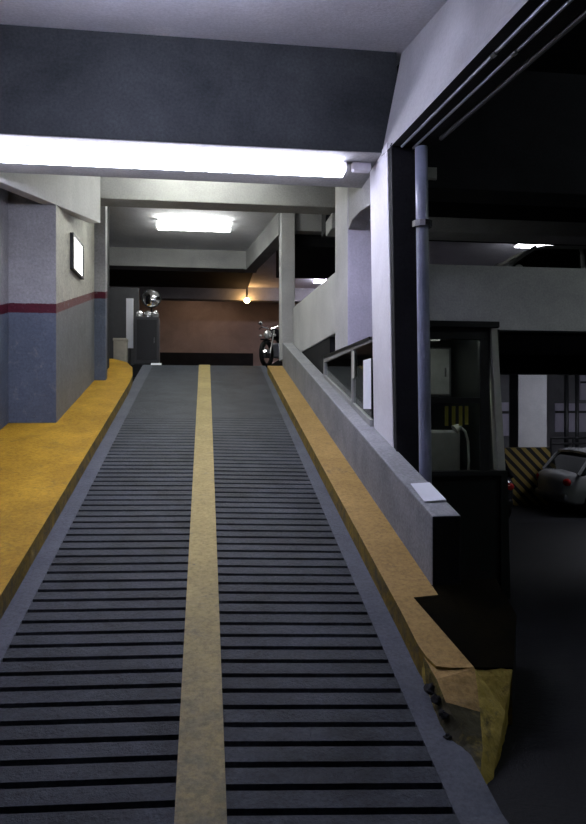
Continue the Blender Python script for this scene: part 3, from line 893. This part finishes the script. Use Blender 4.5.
# striped pillar and wall panels under the deck
m = MB(); m.box((7.6,15.4,-.78),(8.35,15.9,2.62))
o = m.build('concrete_column', M['white_conc'], bevel=.01); struct(o, 'pale pillar under the deck with striped guard around its foot', 'column')
m = MB(); m.box((7.2,15.28,-.76),(8.38,15.39,.66))
o = m.build('hazard_board', M['hazard']); tag(o, 'board with diagonal black and yellow stripes at the foot of the pale pillar', 'board')
for i, (x0, x1, z0, z1, lab) in enumerate([(8.4,9.15,.8,1.78,'pale lilac wall board left of the pale pillar'),(10.2,12.2,.9,1.75,'pale lilac wall board right of the pale pillar'),(11.0,12.9,1.85,2.6,'pale wall board high behind the upright pipes')]):
    e = empty('wall_board', (x0,18.34,z0), lab, 'wall board')
    q = MB(); q.box((0,0,0),(x1-x0,.055,z1-z0)); q.build('board_face', M['white_panel'], e)
    q = MB(); q.box((0,-.03,(z1-z0)*.66),(x1-x0,-.001,(z1-z0)*.74)); q.build('rail', M['black_metal'], e)
# guard rail
e = empty('guard_rail', (8.9,16.2,-.76), 'dark guard rail with bars behind the silver car', 'rail')
for z in (1.0, 1.45, 1.6):
    q = MB(); q.tube([(0,0,z),(3.6,0,z)], .03, 8); q.build('rail_bar', M['black_metal'], e)
for i in range(7):
    q = MB(); q.tube([(i*.6,0,0),(i*.6,0,1.6)], .025, 8); q.build('rail_post', M['black_metal'], e)

# ------------------------------------------------------------------ things at the ramp top
e = empty('ticket_machine', (-1.27,14.5,UP), 'dark grey machine cabinet at the top of the ramp under the round mirror', 'machine')
q = MB(); q.box((-.25,-.16,.06),(.25,.2,1.06)); q.build('cabinet', M['curtain'], e, bevel=.015)
q = MB(); q.box((-.27,-.18,0),(.27,.22,.06)); q.build('plinth', M['black_metal'], e)
q = MB(); q.box((-.21,-.175,.14),(.21,-.161,1.0)); dd = q.build('door', M['black_metal'], e, bevel=.004)
q = MB(); q.tube([(.15,-.19,.5),(.15,-.19,.62)], .01, 8); q.build('handle', M['chrome'], dd)
e = empty('paper_sheet', (-1.08,14.3,UP+.001), 'small white paper on the floor before the dark machine cabinet', 'paper')
q = MB(); q.hexa([(-.10,-.1,0),(.12,-.1,0),(.12,-.0,.0),(-.10,-.0,.0),(-.10,-.1,.004),(.12,-.1,.004),(.12,0,.07),(-.10,0,.07)]); q.build('sheet', M['paper'], e)
for i, x in enumerate((-1.43,-1.27,-1.11)):
    e = empty('plastic_bag', (x,14.5,UP+1.06), ('left','middle','right')[i] + ' small crumpled clear bag on top of the machine cabinet', 'bag', 'crumpled bags on the machine cabinet')
    q = MB(); q.ball((0,0,.075), (.075,.06,.075), 10, 8)
    q.v = [(a+random.uniform(-.014,.014), b+random.uniform(-.014,.014), max(0,c+random.uniform(-.014,.014))) for a,b,c in q.v]
    q.build('bag_body', M['clearlens'], e)
e = empty('convex_mirror', (-1.20,14.75,UP), 'round black rimmed safety mirror on a pole above the machine cabinet', 'mirror')
q = MB(); q.tube([(0,0,0),(0,0,1.62)], .025, 10); q.build('pole', M['black_metal'], e)
q = MB(); q.tube([(0,-.10,1.50),(0,-.02,1.50)], [.21,.19], 28); q.build('rim', M['black_metal'], e)
q = MB()
nr, na = 6, 24
vs = [(0,-.155,1.50)]
for j in range(1, nr+1):
    rr = .18*j/nr
    for k_ in range(na):
        vs.append((rr*math.cos(2*math.pi*k_/na), -.155+.05*(j/nr)**2, 1.50+rr*math.sin(2*math.pi*k_/na)))
fs = [(0,1+k_,1+(k_+1)%na) for k_ in range(na)]
for j in range(nr-1):
    for k_ in range(na):
        a_ = 1+j*na
        fs.append((a_+k_, a_+na+k_, a_+na+(k_+1)%na, a_+(k_+1)%na))
q.add(vs, fs); q.build('mirror_face', M['chrome'], e, smooth=True)

# narrow white door leaf and box left of the cabinet
e = empty('notice_board', (-1.64,14.5,UP), 'narrow tall white board standing left of the dark machine cabinet', 'board')
q = MB(); q.box((-.08,0,.40),(.07,.04,1.47)); q.build('board_panel', M['paper'], e, bevel=.004)
q = MB(); q.tube([(0,.02,0),(0,.02,.40)], .02, 8); q.build('pole', M['black_metal'], e)
e = empty('storage_box', (-1.81,14.3,UP), 'cream box on the floor at the end of the walkway', 'box')
q = MB(); q.box((-.13,-.15,0),(.13,.15,.52)); q.build('box_body', M['cream'], e, bevel=.01)
q = MB(); q.box((-.14,-.16,.52),(.14,.16,.58)); q.build('lid', M['cream'], e, bevel=.01)
m = MB(); m.box((-2.6,16.2,UP),(-1.62,16.3,UP+2.0))
o = m.build('locker', M['curtain'], bevel=.01); tag(o, 'dark grey locker behind the cream box', 'locker')

# ------------------------------------------------------------------ motorcycle at the right of the crest
moto = empty('motorcycle', (1.30,14.5,UP), 'dark motorcycle with shining chrome parked at the top right of the ramp', 'motorcycle', rot=-0.55)
def mp(name, mat, q, parent=moto, sm=False): return q.build(name, mat, parent, smooth=sm)
for yy in (-.0, 1.3):
    q = MB()
    ring = []
    for k_ in range(24):
        t_ = 2*math.pi*k_/24
        ring.append((0, yy+.26*math.cos(t_), .31+.26*math.sin(t_)))
    n_ = 8; V = []; F = []
    for k_, c_ in enumerate(ring):
        t_ = 2*math.pi*k_/24
        dirv = Vector((0, math.cos(t_), math.sin(t_)))
        for j in range(n_):
            a_ = 2*math.pi*j/n_
            V.append(Vector(c_) + dirv*.05*math.cos(a_) + Vector((1,0,0))*.05*math.sin(a_))
    for k_ in range(24):
        for j in range(n_):
            F.append((k_*n_+j, k_*n_+(j+1)%n_, ((k_+1)%24)*n_+(j+1)%n_, ((k_+1)%24)*n_+j))
    q.add(V, F); wh = mp('wheel', M['rubber'], q, sm=True)
    q = MB(); q.tube([(-.06,yy,.31),(.06,yy,.31)], .10, 16); q.build('hub', M['chrome'], wh)
for s in (-1, 1):
    q = MB(); q.tube([(s*.085,0,.31),(s*.085,.22,.85)], .02, 10); mp('fork', M['chrome'], q)
    q = MB(); q.tube([(s*.03,.20,.88),(s*.2,.20,.93),(s*.33,.30,.90)], .014, 8); hb = mp('handlebar', M['chrome'], q)
    q = MB(); q.tube([(s*.22,.22,.92),(s*.24,.2,1.0)], .007, 6); q.ball((s*.25,.2,1.02), (.055,.02,.04), 12, 8); q.build('mirror', M['chrome'], hb)
    q = MB(); q.ball((s*.17,.06,.72), (.035,.045,.035), 10, 8); mp('indicator', M['clearlens'], q, sm=True)
q = MB(); q.ball((0,.06,.74), (.095,.09,.095), 18, 12); mp('headlight', M['clearlens'], q, sm=True)
q = MB(); q.tube([(0,.06,.74),(0,.2,.76)], [.10,.05], 16); mp('headlight_shell', M['chrome'], q)
q = MB(); q.ball((0,.48,.78), (.14,.28,.13), 16, 10); mp('fuel_tank', M['charcoal'], q, sm=True)
q = MB(); q.box((-.11,.68,.70),(.11,1.30,.80)); o = mp('seat', M['rubber'], q); b_ = o.modifiers.new('b','BEVEL'); b_.width=.03; b_.segments=3
q = MB(); q.box((-.13,.40,.25),(.13,.80,.58)); o = mp('engine', M['metal'], q); b_ = o.modifiers.new('b','BEVEL'); b_.width=.03; b_.segments=2
q = MB(); q.tube([(.12,.5,.3),(.17,.8,.25),(.17,1.4,.33)], [.03,.035,.05], 12); mp('exhaust', M['chrome'], q, sm=True)
q = MB(); q.tube([(0,.22,.8),(0,.6,.62),(0,1.2,.66),(0,1.3,.31)], .03, 8); mp('frame_tube', M['black_metal'], q)
q = MB(); q.box((-.05,-.2,.60),(.05,.12,.625)); mp('mudguard', M['charcoal'], q)
